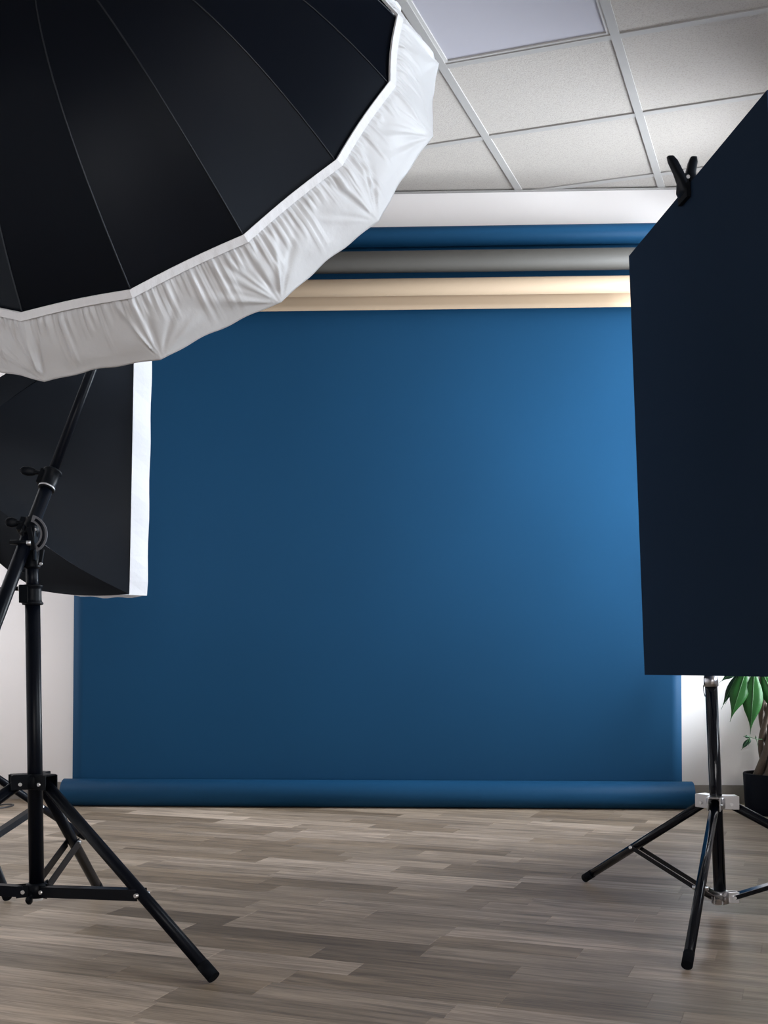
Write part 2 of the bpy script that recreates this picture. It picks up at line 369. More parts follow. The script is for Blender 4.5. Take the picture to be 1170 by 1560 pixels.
# floor strips
fa = Vector((math.cos(FTH), -math.sin(FTH))); fb = Vector((math.sin(FTH), math.cos(FTH)))
SW = 0.098
rnd = random.Random(7)
LEN = [0.34, 0.40, 0.46, 0.54, 0.62]
def in_view(x, y):
    if y < 1.9: return None
    px, py = 585 + F * x / y, Y0 + F * CAMZ / y
    return (px, py) if -25 < px < 1195 and 1215 < py < 1585 else None
strips = []
corners = [room(u, v, 0) for u in (U0, U1) for v in (V1, 0)]
smin = min(c.x * fa.x + c.y * fa.y for c in corners); smax = max(c.x * fa.x + c.y * fa.y for c in corners)
tmin = min(c.x * fb.x + c.y * fb.y for c in corners); tmax = max(c.x * fb.x + c.y * fb.y for c in corners)
row = int(tmin / SW) - 1
while row * SW < tmax:
    s = smin - rnd.uniform(0, 0.6); last = None
    while s < smax:
        L = rnd.choice(LEN); tone = rnd.choices(range(7), (2, 3, 4, 4, 3, 3, 1.4))[0]
        if tone == last: tone = (tone + 2) % 7
        last = tone
        q = [(s, row * SW), (s + L, row * SW), (s + L, row * SW + SW), (s, row * SW + SW)]
        full = [(a * fa.x + b * fb.x, a * fa.y + b * fb.y) for a, b in q]
        cl = clip_poly(full)
        if cl and area(cl) > 2e-4:
            c = (sum(p[0] for p in cl) / len(cl), sum(p[1] for p in cl) / len(cl))
            best = None
            for p in list(cl) + [c]:
                v = in_view(*p)
                if v: best = max(best or 0, v[1])
            strips.append((best or 0, cl, full, L, tone, abs(area(cl) - L * SW) < 1e-5))
        s += L
    row += 1
strips.sort(key=lambda r: -r[0])
near = [r for r in strips if r[0] > 0][:298]
near_ids = set(id(r) for r in near)
shared = {}
for r in near:
    _, cl, full, L, tone, whole = r
    if whole:
        key = (L, tone)
        if key not in shared:
            bm = bmesh.new()
            slab(bm, [(0, 0), (L, 0), (L, SW), (0, SW)], -0.006, 0, 0.0007, 0.0006)
            me = bpy.data.meshes.new('floor_board'); bm.to_mesh(me); bm.free(); me.materials.append(WOOD[tone]); shared[key] = me
        o = bpy.data.objects.new('floor_board', shared[key]); COL.objects.link(o)
        o.location = (full[0][0], full[0][1], 0); o.rotation_euler.z = -FTH
    else:
        bm = bmesh.new(); slab(bm, cl, -0.006, 0, 0.0007, 0.0006, org=cl[0]); o = link('floor_board', bm, WOOD[tone]); o.location = (cl[0][0], cl[0][1], 0)
    o.parent = floor
bm = bmesh.new()
for r in strips:
    if id(r) not in near_ids: slab(bm, r[1], -0.006, 0, 0.0007, 0.0006, mi=r[4])
o = link('floor_boards', bm, WOOD, floor); o['kind'] = 'stuff'

# ceiling grid: tiles 0.6 m, main runners going away, cross tees between them
CTH = 0.3445; G0 = Vector((0.408, 4.63)); G = 0.6
ca = Vector((math.cos(CTH), -math.sin(CTH))); cb = Vector((math.sin(CTH), math.cos(CTH)))
def gp(a, b):
    p = G0 + ca * (G * a) + cb * (G * b); return (p.x, p.y)
def ceil_piece(name, m, a0, a1, b0, b1, z0, z1, cham=0.0):
    cl = clip_poly([gp(a0, b0), gp(a1, b0), gp(a1, b1), gp(a0, b1)])
    if not cl or area(cl) < 1.5e-4: return
    bm = bmesh.new(); slab(bm, cl, z0, z1, org=cl[0]); bmesh.ops.recalc_face_normals(bm, faces=bm.faces)
    o = link(name, bm, m, ceiling); o.location = (cl[0][0], cl[0][1], 0)
LIGHT_CELL = (0, -2)
w = 0.0150 / G
for i in range(-14, 12):
    ceil_piece('main_runner', M['tee'], i - w, i + w, -18, 6, CEIL, CEIL + 0.024)
    for j in range(-18, 6):
        if (i, j) != LIGHT_CELL:
            ceil_piece('ceiling_tile', M['tile'], i + w * .55, i + 1 - w * .55, j + w * .55, j + 1 - w * .55, CEIL + 0.006, CEIL + 0.022)
        ceil_piece('cross_tee', M['tee'], i + w, i + 1 - w, j - w, j + w, CEIL + 0.0006, CEIL + 0.020)
i, j = LIGHT_CELL
c = G0 + ca * (G * (i + .5)) + cb * (G * (j + .5))
lp = empty('ceiling_light', 'flat square light panel, switched off, set flush in the ceiling grid', 'light', (c.x, c.y, CEIL + 0.002))
A3 = Vector((ca.x, ca.y, 0)); B3 = Vector((cb.x, cb.y, 0)); C3 = Vector((c.x, c.y, CEIL + .010)); Z3 = Vector((0, 0, 1))
bm = bmesh.new()
hw = G / 2 - 0.0125
for sgn in (-1, 1):
    obox(bm, C3 + A3 * (sgn * (hw - .007)), A3 * .007, B3 * hw, Z3 * .006)
    obox(bm, C3 + B3 * (sgn * (hw - .007)), A3 * (hw - .014), B3 * .007, Z3 * .006)
p1 = link('panel_frame', bm, M['ledframe'])
bm = bmesh.new(); obox(bm, C3 + Z3 * .0035, A3 * (hw - .0145), B3 * (hw - .0145), Z3 * .004)
p2 = link('diffuser', bm, M['led'])
adopt(lp, (p1, p2))

# ------------------------------------------------------------------ paper backdrop and rolls on the wall
def roll(bm, u0, u1, v, z, r, n=48, core=0.022):
    """paper roll with an open core at both ends"""
    a, b = WN, Vector((0, 0, 1))
    rings = []
    for (u, rr) in ((u0 + .05, core), (u0, core), (u0, r - .002), (u0 + .002, r), (u1 - .002, r), (u1, r - .002), (u1, core), (u1 - .05, core)):
        rings.append([bm.verts.new(room(u, v, z) + (a * math.cos(2 * math.pi * k / n) + b * math.sin(2 * math.pi * k / n)) * rr) for k in range(n)])
    for i, (A, B) in enumerate(zip(rings, rings[1:])):
        for k in range(n):
            f = bm.faces.new((A[k], A[(k + 1) % n], B[(k + 1) % n], B[k])); f.smooth = (i == 3)
    bmesh.ops.recalc_face_normals(bm, faces=bm.faces)
def sheet(bm, prof, u0, u1, nu, thick=0.0006, wob=None):
    """sheet hanging along a (v, z) profile, thin but solid"""
    P = []
    for s in (0, 1):
        g = []
        for k in range(nu + 1):
            u = u0 + (u1 - u0) * k / nu; col = []
            for (v, z) in prof:
                dv = wob(u, z) if wob else 0
                col.append(bm.verts.new(room(u, v + dv + s * thick, z)))
            g.append(col)
        P.append(g)
    m = len(prof)
    for s in (0, 1):
        for k in range(nu):
            for i in range(m - 1):
                q = (P[s][k][i], P[s][k + 1][i], P[s][k + 1][i + 1], P[s][k][i + 1])
                bm.faces.new(q if s else tuple(reversed(q))).smooth = True
    for k in (0, nu):
        for i in range(m - 1): bm.faces.new((P[0][k][i], P[1][k][i], P[1][k][i + 1], P[0][k][i + 1]))
    for i in (0, m - 1):
        for k in range(nu): bm.faces.new((P[0][k][i], P[0][k + 1][i], P[1][k + 1][i], P[1][k][i]))
    bmesh.ops.recalc_face_normals(bm, faces=bm.faces)
UL, UR = -1.375, 1.30
bd = empty('paper_backdrop', 'wide navy blue paper backdrop hanging from the wall onto a roll on the floor', 'backdrop', room(-.04, -.2, 0))
RN, RF = 0.042, 0.0585
ZN, VN = 2.478, -0.125
FV = -0.215
bm = bmesh.new(); roll(bm, UL - .01, UR + .01, VN, ZN, RN); q1 = link('top_roll', bm, M['blue'])
bm = bmesh.new(); roll(bm, UL - .008, UR + .02, FV, RF, RF); q2 = link('floor_roll', bm, M['blue'])
def wob(u, z):
    e = max(0, min(1, (z - .15) / .5)) * max(0, min(1, (2.4 - z) / .5))
    edge = 0.0 * (max(0, (abs(u + .04) - 1.20) / .13)) ** 2
    return e * (0.0022 * math.sin(2.3 * u + 1.1 * z) + 0.0012 * math.sin(5.1 * u - 2.0 * z + 1) ) + edge * e
vb_top, vb_bot = VN + RN + .001, FV + RF + .0008
prof = [(vb_top + (vb_bot - vb_top) * k / 40, ZN + (RF - ZN) * k / 40) for k in range(41)]
bm = bmesh.new(); sheet(bm, prof, UL + .012, UR - .012, 60, 0.0006, wob); q3 = link('paper_sheet', bm, M['blue'])
adopt(bd, (q1, q2, q3))
bm = bmesh.new(); roll(bm, UL - .006, UR + .006, -0.19, 2.348, 0.0455)
gr = link('paper_roll', bm, M['grey']); gr['label'] = 'grey paper backdrop roll, middle of the rolls high on the wall'; gr['category'] = 'paper roll'; gr['group'] = 'paper rolls on the wall'
ir = empty('paper_roll', 'ivory paper backdrop roll with a loose end hanging, lowest of the wall rolls', 'paper roll', room(-.04, -.19, 2.23), 'paper rolls on the wall')
bm = bmesh.new(); roll(bm, UL - .006, UR + .006, -0.192, 2.238, 0.036); q1 = link('roll_body', bm, M['ivory'])
bm = bmesh.new()
pr = [(-0.192 + .0362 * math.cos(a), 2.238 + .0362 * math.sin(a)) for a in (0.5, 0.25, 0)] + [(-0.1565, 2.20), (-0.158, 2.175), (-0.161, 2.150)]
sheet(bm, pr, UL, UR, 8, 0.0006); q2 = link('loose_end', bm, M['ivory'])
adopt(ir, (q1, q2))
for u, lab in ((UL - .05, 'black steel roll bracket on the wall at the left end of the rolls'), (UR + .05, 'black steel roll bracket on the wall at the right end of the rolls')):
    br = empty('roll_bracket', lab, 'bracket', room(u, 0, 2.2), 'roll brackets')
    bm = bmesh.new(); rbox(bm, u - .02, u + .02, -.006, 0, 2.17, 2.56); a1 = link('back_plate', bm, M['black'])
    s = 1 if u < 0 else -1; arms = []
    for v, z in ((VN, ZN), (-.19, 2.348), (-.192, 2.238)):
        bm = bmesh.new(); rbox(bm, u - .004, u + .004, v - .02, -.006, z - .016, z + .016); ar = link('arm', bm, M['black']); arms.append(ar)
        bm = bmesh.new(); tube(bm, room(u, v, z), room(u + s * .09, v, z), .018); link('core_plug', bm, M['steel'], ar)
    adopt(br, [a1] + arms)

# ------------------------------------------------------------------ light stand builder
def stand_parts(base, top, hub_z, low_z, feet, r_pole, r_leg, m_tube, m_hub, brace_ts, brace_w, double=(), flatfoot=False):
    """base/top: axis points of the column; feet: floor points; returns parts"""
    base, top = Vector(base), Vector(top); ax = (top - base).normalized()
    def on(z): return base + (top - base) * ((z - base.z) / (top.z - base.z))
    parts = []
    H, Lw = on(hub_z), on(low_z)
    bm = bmesh.new(); lathe(bm, H - ax * .016, ax, [(0, r_pole + .004), (0, r_pole + .008), (.004, r_pole + .010), (.026, r_pole + .010), (.032, r_pole + .006)])
    hub = link('leg_hub', bm, m_hub); parts.append(hub)
    bm = bmesh.new(); lathe(bm, Lw - ax * .018, ax, [(0, r_pole + .002), (.002, r_pole + .007), (.030, r_pole + .007), (.034, r_pole + .003)])
    low = link('sliding_collar', bm, m_hub); parts.append(low)
    for k, ft in enumerate(feet):
        ft = Vector(ft); out = Vector((ft.x - H.x, ft.y - H.y, 0)).normalized(); side = Vector((0, 0, 1)).cross(out)
        P0 = H + out * (r_pole + .020) - Vector((0, 0, .004))
        d = (ft - P0).normalized()
        end = Vector((ft.x, ft.y, 0)) + Vector((0, 0, r_leg * 0.55 + 0.001)) - d * (r_leg * .5)
        d = (end - P0).normalized()
        bm = bmesh.new(); tube(bm, P0 - d * .010, end - d * .012, r_leg, n=18)
        lg = link('leg', bm, m_tube); parts.append(lg)
        bm = bmesh.new()
        tube(bm, end - d * .038, end, r_leg + .0007, r_leg + .0006, n=18)
        zmin = min(v.co.z for v in bm.verts)
        bmesh.ops.translate(bm, verts=bm.verts, vec=(0, 0, -zmin + .0005)) if zmin < 0 or zmin > .004 else None
        link('foot_cap', bm, M['rubber'], lg)
        # clevis on the hub
        bm = bmesh.new()
        for s in (-1, 1): obox(bm, H + out * (r_pole + .018) + side * (s * (r_leg + .003)), out * .022, side * .0016, Vector((0, 0, .017)), .001)
        obox(bm, H + out * (r_pole + .010) + Vector((0, 0, .0165)), out * .026, side * (r_leg + .0045), Vector((0, 0, .0016)))
        link('hub_clevis', bm, m_hub, hub)
        bm = bmesh.new(); tube(bm, P0 - side * (r_leg + .008), P0 + side * (r_leg + .008), .0042, n=10); link('rivet', bm, M['steel'], hub)
        # brace
        J = P0 + d * ((end - P0).length * brace_ts[k])
        B0 = Lw + out * (r_pole + .018)
        bm = bmesh.new()
        if k in double:
            for s in (-1, 1): bar(bm, B0 + side * (s * (r_leg + .002)), J + side * (s * (r_leg + .002)), .0022, brace_w, bevel=.0006)
        else:
            bar(bm, B0 + side * (r_leg + .0015), J + side * (r_leg + .0015), .0022, brace_w, bevel=.0006)
            bar(bm, B0 - side * (r_leg + .0015), J - side * (r_leg + .0015), .0022, brace_w, bevel=.0006)
            t = (J - B0).normalized(); nn = side.cross(t)
            if nn.z < 0: nn = -nn
            bar(bm, B0 + nn * (brace_w / 2 - .001), J - t * .03 + nn * (brace_w / 2 - .001), 2 * (r_leg + .002), .002)
        bc = link('brace', bm, m_tube); parts.append(bc)
        for q in (B0, J):
            bm = bmesh.new(); tube(bm, q - side * (r_leg + .0065), q + side * (r_leg + .0065), .0045, n=10); link('rivet', bm, M['steel'], bc)
        bm = bmesh.new()
        for s in (-1, 1): obox(bm, Lw + out * (r_pole + .014) + side * (s * .010), out * .017, side * .0014, Vector((0, 0, .014)), .0008)
        link('collar_lug', bm, m_hub, low)
    return parts
def knob(bm, p, d, L=.03, r=.006, wing=.016):
    """screw with a flat wing grip"""
    p, d = Vector(p), Vector(d).normalized(); s = d.orthogonal().normalized(); s = d.cross(Vector((0, 0, 1))).normalized() if abs(d.z) < .9 else s; u = s.cross(d)
    tube(bm, p, p + d * L, r, n=12)
    path_tube(bm, [p + d * (L * .75), p + d * (L * 1.0), p + d * (L * 1.5), p + d * (L * 2.0), p + d * (L * 2.25)], [r * .8, wing * .75, wing, wing * .8, wing * .3], n=12, flat=.45, up=s)

# ------------------------------------------------------------------ boom stand (left foreground)
D1 = 2.70
base1 = at(56, 1362, D1); top1 = at(48.5, 840, D1)
bs = empty('boom_stand', 'black tripod boom stand holding up the huge umbrella', 'light stand', (base1.x, base1.y, 0))
ff = at(327, 1497, 1); 
def floor_pt(px, py):
    d = F * CAMZ / (py - Y0); return Vector(((px - 585) / F * d, d, 0))
f1 = floor_pt(329, 1499); f2 = floor_pt(152, 1362)
c0 = Vector((base1.x, base1.y, 0)); f3 = c0 + Vector((math.cos(math.radians(207)), math.sin(math.radians(207)), 0)) * .56
zl = lambda py, d: CAMZ + (Y0 - py) / F * d
parts = stand_parts(base1, top1, zl(1190, D1), zl(1355, D1), (f1, f2, f3), .0172, .0135, M['black'], M['plastic'], (.60, .52, .56), .024, double=(1,))
def on1(py):
    t = (1362 - py) / (1362 - 840); return base1 + (top1 - base1) * t
ax1 = (top1 - base1).normalized()
bm = bmesh.new(); tube(bm, on1(1362), on1(905), .0172, n=28); parts.append(link('lower_column', bm, M['black']))
bm = bmesh.new(); tube(bm, on1(910), on1(852), .0140, n=28); parts.append(link('upper_column', bm, M['black']))
bm = bmesh.new()
lathe(bm, on1(922), ax1, [(0, .019), (.001, .0235), (.005, .0245), (.009, .021), (.014, .0205), (.036, .0205), (.040, .0205), (.043, .024), (.046, .024), (.048, .018)], n=28)
obox(bm, on1(905) + Vector((-.014, -.014, 0)), (.011, 0, 0), (0, .009, 0), (0, 0, .021), .002)
cl1 = link('column_clamp', bm, M['plastic']); parts.append(cl1)
bm = bmesh.new(); knob(bm, on1(898) + Vector((-.018, -.006, .002)), (-1, -.15, -.03), .024, .005, .010); link('clamp_knob', bm, M['plastic'], cl1)
bm = bmesh.new(); tube(bm, on1(898) + Vector((-.026, -.0075, .002)), on1(898) + Vector((-.030, -.0081, .002)), .0062, n=12); link('knob_washer', bm, M['steel'], cl1)
bm = bmesh.new(); lathe(bm, on1(1372), ax1, [(0, .006), (.001, .013), (.014, .0165)]); parts.append(link('end_plug', bm, M['whitecap']))
bm = bmesh.new(); knob(bm, on1(1358) + Vector((-.004, -.020, 0)), (-.25, -.5, -.75), .012, .005, .012); parts.append(link('collar_knob', bm, M['plastic']))
# tilting head
piv = at(47, 806, D1)
bend = Vector((-0.63, 3.10, 1.82))
bd1 = (bend - piv).normalized()
sideh = Vector((1, 0, 0)); sideh = (sideh - bd1 * sideh.dot(bd1)).normalized(); fr = bd1.cross(sideh)
if fr.y > 0: fr = -fr
bm = bmesh.new()
lathe(bm, on1(866), ax1, [(0, .0145), (.001, .019), (.005, .0195), (.012, .017), (.04, .016), (.042, .012)], n=24)
for s in (-1, 1): obox(bm, on1(836) + Vector((s * .012, -.012, .012)), (.0022, 0, 0), (0, .014, 0), (0, 0, .040), .001)
hd = link('tilt_head', bm, M['plastic']); parts.append(hd)
bm = bmesh.new()
cen = at(46, 815, D1) + Vector((0.0, -.018, 0)); n = 20; inner = []; outer = []
for lay in (0, .004):
    inner.append([]); outer.append([])
    for k in range(n + 1):
        a = math.radians(-62 + 136 * k / n); e = Vector((math.cos(a), 0, math.sin(a)))
        inner[-1].append(bm.verts.new(cen + e * .030 + Vector((0, -lay, 0)))); outer[-1].append(bm.verts.new(cen + e * .046 + Vector((0, -lay, 0))))
for k in range(n):
    bm.faces.new((inner[0][k], outer[0][k], outer[0][k + 1], inner[0][k + 1])); bm.faces.new((inner[1][k], inner[1][k + 1], outer[1][k + 1], outer[1][k]))
    bm.faces.new((outer[0][k], outer[1][k], outer[1][k + 1], outer[0][k + 1])); bm.faces.new((inner[0][k], inner[0][k + 1], inner[1][k + 1], inner[1][k]))
for k in (0, n): bm.faces.new((inner[0][k], inner[1][k], outer[1][k], outer[0][k]))
bmesh.ops.recalc_face_normals(bm, faces=bm.faces)
sc_ = link('angle_scale', bm, M['scale'], hd); sc_['label'] = 'grey slotted angle arc'
bm = bmesh.new(); path_tube(bm, [cen + Vector((math.cos(math.radians(a)), 0, math.sin(math.radians(a)))) * .038 + Vector((0, -.0042, 0)) for a in range(-50, 66, 8)], .0035, n=8, flat=.3, up=(0, 1, 0)); link('arc_slot', bm, M['black'], hd)
bm = bmesh.new(); obox(bm, at(53, 822, D1) + Vector((0, -.027, 0)), (.006, 0, .001), (0, .003, 0), (-.005, 0, .026), .0015); link('locking_lever', bm, M['plastic'], hd)
bm = bmesh.new(); tube(bm, at(22, 828, D1) + Vector((0, -.032, 0)), at(53, 829, D1) + Vector((0, -.030, 0)), .0055, n=14); th = link('handle_bar', bm, M['plastic'], hd)
bm = bmesh.new(); tube(bm, at(47, 829, D1) + Vector((0, -.0305, 0)), at(53.5, 829, D1) + Vector((0, -.0300, 0)), .0062, n=14); link('handle_ferrule', bm, M['steel'], hd)
for px, py, w_, h_ in ((34, 853, .0075, .030), (66, 850, .0045, .018)):
    bm = bmesh.new(); obox(bm, at(px, py, D1) + Vector((0, -.016, 0)), (w_, 0, 0), (0, .004, 0), (-.002 if px < 50 else .003, 0, h_), .0015); link('side_plate', bm, M['plastic'], hd)
for px, py in ((39, 860), (66.5, 860), (40.5, 846), (58, 808)):
    bm = bmesh.new(); p = at(px, py, D1); tube(bm, p + Vector((0, -.019, 0)), p + Vector((0, -.0235, 0)), .0036, n=10); link('screw', bm, M['steel'], hd)
# boom
back = piv - bd1 * .62; joint = piv + bd1 * .135
bm = bmesh.new(); tube(bm, back, joint, .0158, n=24); lb = link('lower_boom', bm, M['black']); parts.append(lb)
bm = bmesh.new(); tube(bm, joint - bd1 * .02, bend, .0118, n=24); parts.append(link('upper_boom', bm, M['black']))
bm = bmesh.new(); lathe(bm, joint - bd1 * .026, bd1, [(0, .0165), (.001, .0195), (.006, .0195), (.008, .0185), (.046, .0185), (.049, .0225), (.053, .0225), (.054, .0125)], n=24)
obox(bm, joint - sideh * .018 + bd1 * .008, sideh * .010, fr * .008, bd1 * .020, .002)
bcl = link('boom_clamp', bm, M['plastic']); parts.append(bcl)
bm = bmesh.new(); knob(bm, joint - sideh * .016 + bd1 * .018 , (-1, -.2, .12), .026, .0055, .012); link('clamp_knob', bm, M['plastic'], bcl)
bm = bmesh.new(); lathe(bm, joint - bd1 * .0215, bd1, [(0, .0199), (.004, .0199)], n=24); link('clamp_ring', bm, M['steel'], bcl)
bm = bmesh.new(); lathe(bm, piv - bd1 * .022, bd1, [(0, .017), (.001, .0205), (.044, .0205), (.045, .017)], n=24)
obox(bm, piv - sideh * .016 + bd1 * .004 + fr * .004, sideh * .012, fr * .010, bd1 * .018, .002)
bsl = link('boom_sleeve', bm, M['plastic']); parts.append(bsl)
bm = bmesh.new(); knob(bm, piv - sideh * .014 + bd1 * .008 + fr * .008, (-1, -.25, .05), .020, .005, .0125); link('sleeve_knob', bm, M['plastic'], bsl)
bm = bmesh.new(); lathe(bm, back - bd1 * .012, bd1, [(0, .012), (.002, .0175), (.03, .0175), (.031, .016)], n=20); link('boom_cap', bm, M['rubber'], lb)
adopt(bs, parts)

# ------------------------------------------------------------------ deep umbrella with white cover
UA = Vector((-0.75322384, 2.51369784, 2.24258)); ua, ub = 1.21979419, -0.55780117
UAX = Vector((math.cos(ua) * math.cos(ub), math.sin(ua) * math.cos(ub), math.sin(ub)))
UU = UAX.cross(Vector((0, 0, 1))).normalized(); UV = UU.cross(UAX)
UH, UP, UQ, UR_ = 0.59742835, 4.63458098, 2.96247123, 0.75
NR = 16; RHO = 0.910
def shell(kf, rho, off=0.0):
    """kf: rib index (fractional between ribs -> straight chord), rho: radius fraction"""
    k = math.floor(kf); t = kf - k
    def rib(i):
        a = UP + i * 2 * math.pi / NR; return UU * math.cos(a) + UV * math.sin(a)
    e = rib(k) * (1 - t) + rib(k + 1) * t
    tight = 1 - 0.010 * math.sin(math.pi * t) * rho
    p = UA + UAX * (UH * rho ** UQ) + e * (UR_ * rho * tight)
    if off:
        sl = UH * UQ * rho ** (UQ - 1) / UR_
        nrm = (e.normalized() * sl - UAX).normalized(); p = p + nrm * off
    return p
umb = empty('studio_umbrella', 'huge deep black umbrella with gathered white cover hanging over the left side', 'umbrella', UA)
parts = []
for k in range(NR):
    bm = bmesh.new(); nr, nt = 22, 4; g = []
    for i in range(nr + 1):
        rho = 0.03 + (0.962 - 0.03) * (i / nr)
        g.append([bm.verts.new(shell(k + j / nt * .9999, rho)) for j in range(nt + 1)])
    for i in range(nr):
        for j in range(nt):
            bm.faces.new((g[i][j], g[i][j + 1], g[i + 1][j + 1], g[i + 1][j])).smooth = True
    parts.append(link('canopy_panel', bm, M['umb']))
for k in range(NR):
    bm = bmesh.new(); path_tube(bm, [shell(k, 0.03 + .92 * i / 24, .0005) for i in range(25)], .0019, n=6); parts.append(link('rib_seam', bm, M['seam']))
bm = bmesh.new(); lathe(bm, UA - UAX * .045, UAX, [(0, .008), (.004, .014), (.02, .016), (.035, .030), (.05, .034)]); parts.append(link('hub', bm, M['plastic']))
bm = bmesh.new(); tube(bm, UA, UA + UAX * .78, .0055, n=12); parts.append(link('shaft', bm, M['steel']))
# white cover: gathered skirt wrapped back over the rim, and the front sheet
rs = random.Random(3)
NT, NS = 32, 110                 # steps from hem to rim, steps between two ribs
phases = [rs.uniform(0, 6.28) for _ in range(64)]
gath = [[rs.uniform(.3, 1.4) for _ in range(18)] for _ in range(NR)]
glen = [[rs.choice((rs.uniform(.2, .45), rs.uniform(.4, 1.1))) for _ in range(18)] for _ in range(NR)]
fan = [[(rs.uniform(-1.25, 1.25), rs.uniform(.05, .13), rs.uniform(.5, 1.5) * rs.choice((1, 1, -1)), rs.uniform(.55, 1.1)) for _ in range(9)] for _ in range(NR)]
def lump(x): return math.exp(-x * x)
def skirt(k, s, t):
    """k rib, s 0..1 to next rib, t 0 hem .. 1 rim"""
    kf = k + min(s, .99999)
    h0 = shell(kf, 0.9195, .0025); h1 = shell(kf, 1.0, .003)
    p = h0.lerp(h1, t)
    e = (shell(kf, 1.0) - UA); e = (e - UAX * e.dot(UAX)).normalized(); nrm = (e * 1.0 - UAX * 0.28).normalized()
    d = 0.011 * math.sin(math.pi * t) * (0.55 + 0.45 * math.sin(math.pi * s))        # slack fabric
    # tight gathers at the elastic hem
    m = 17; gi = (s + .012 * math.sin(9 * s + phases[k])) * m; i = max(0, min(int(gi), m - 1)); x = gi - i
    a = gath[k][i]; L = glen[k][i]
    win = max(0, 1 - t / L) ** 1.3
    d += 0.0105 * a * win * abs(math.sin(math.pi * x)) ** .8 * min(1, t * 9 + .12)
    d += 0.0014 * win * math.sin(2 * math.pi * (gi * 2.3) + phases[k])
    # folds that fan out from the rib tips
    seg, hgt = .29, .14
    for kk, sx in ((k, s), ((k + 1) % NR, s - 1)):
        X = sx * seg; Yh = (1 - t) * hgt; r = math.hypot(X, Yh)
        if r < 1e-4: continue
        ang = math.atan2(X, Yh)
        fall = min(1, r / .03) * math.exp(-(r / .14) ** 2)
        for (a0, wd, am, ln) in fan[kk]:
            d += 0.0062 * am * lump((ang - a0 * 1.1) / wd) * fall * ln
        d -= 0.007 * lump(ang / .5) * math.exp(-(r / .06) ** 2)
    # soft crumples
    q = p * 1.0
    d += 0.0022 * math.sin(31 * q.x + 23 * q.z + phases[40]) * math.sin(29 * q.y - 37 * q.z + phases[41]) * math.sin(math.pi * t)
    d += 0.0011 * math.sin(83 * q.x - 61 * q.z + phases[42]) * math.sin(71 * q.y + 47 * q.z + phases[43]) * math.sin(math.pi * min(1, t * 1.2))
    d = max(d, -.0015)
    edge = 1 - 0.75 * max(0, (t - .8) / .2)
    wav = 0.0025 * math.sin(5 * math.pi * s + phases[k + 16]) * math.sin(math.pi * s) * t
    return p + nrm * (d * edge) + UAX * wav
bm = bmesh.new(); cols = []
for k in range(NR):
    for j in range(NS): cols.append([bm.verts.new(skirt(k, j / NS, i / NT)) for i in range(NT + 1)])
n = len(cols)
for c in range(n):
    A, B = cols[c], cols[(c + 1) % n]
    for i in range(NT): bm.faces.new((A[i], B[i], B[i + 1], A[i + 1])).smooth = True
rim = [c[-1] for c in cols]; cc = UA + UAX * UH; prev = rim
for ring in range(1, 9):
    fct = 1 - ring / 9; bul = .045 * (1 - fct ** 2)
    cur = []
    for v in rim: cur.append(bm.verts.new(cc + (v.co - cc) * fct + UAX * bul))
    for c in range(n): bm.faces.new((prev[c], prev[(c + 1) % n], cur[(c + 1) % n], cur[c])).smooth = True
    prev = cur
cv = bm.verts.new(cc + UAX * .046)
for c in range(n): bm.faces.new((prev[c], prev[(c + 1) % n], cv)).smooth = True
bmesh.ops.recalc_face_normals(bm, faces=bm.faces)
cover = link('diffuser_cover', bm, M['white_nylon']); cover['label'] = 'gathered white diffuser cover with elastic hem'
parts.append(cover)
bm = bmesh.new(); ring_prev = None; first = None
for k in range(NR):
    for j in range(24):
        s = j / 24; kf = k + s
        a, b = shell(kf, RHO, .0035), shell(kf, 0.9205, .0035); a2, b2 = shell(kf, RHO, .0095), shell(kf, 0.9205, .0115 + .0006 * math.sin(j * 2.1 + k))
        cur = [bm.verts.new(x) for x in (a, b, b2, a2)]
        if ring_prev:
            for i in range(4): bm.faces.new((ring_prev[i], ring_prev[(i + 1) % 4], cur[(i + 1) % 4], cur[i]))
        else: first = cur
        ring_prev = cur
for i in range(4): bm.faces.new((ring_prev[i], ring_prev[(i + 1) % 4], first[(i + 1) % 4], first[i]))
bmesh.ops.recalc_face_normals(bm, faces=bm.faces)
hem = link('elastic_hem', bm, M['white_band'], cover)
adopt(umb, parts)

# flash head on the boom's end
def flash(pos, axis, name_label, side_to):
    pos, axis = Vector(pos), Vector(axis).normalized()
    fl = empty('flash_head', name_label, 'studio flash', pos, 'studio flash heads')
    bm = bmesh.new(); lathe(bm, pos, axis, [(0, .045), (.004, .058), (.03, .062), (.034, .056), (.20, .056), (.206, .050), (.21, .04)], n=28); a = link('body', bm, M['plastic'])
    bm = bmesh.new(); lathe(bm, pos - axis * .012, axis, [(0, .058), (.001, .066), (.012, .066), (.013, .05)], n=28); b = link('front_ring', bm, M['silver'])
    bm = bmesh.new(); bar(bm, pos + axis * .1, Vector(side_to), .022, .028, bevel=.003); c = link('bracket', bm, M['plastic'])
    adopt(fl, (a, b, c))
flash(UA + UAX * .80, UAX, 'black studio flash on the boom in front of the big umbrella', bend - bd1 * .01)

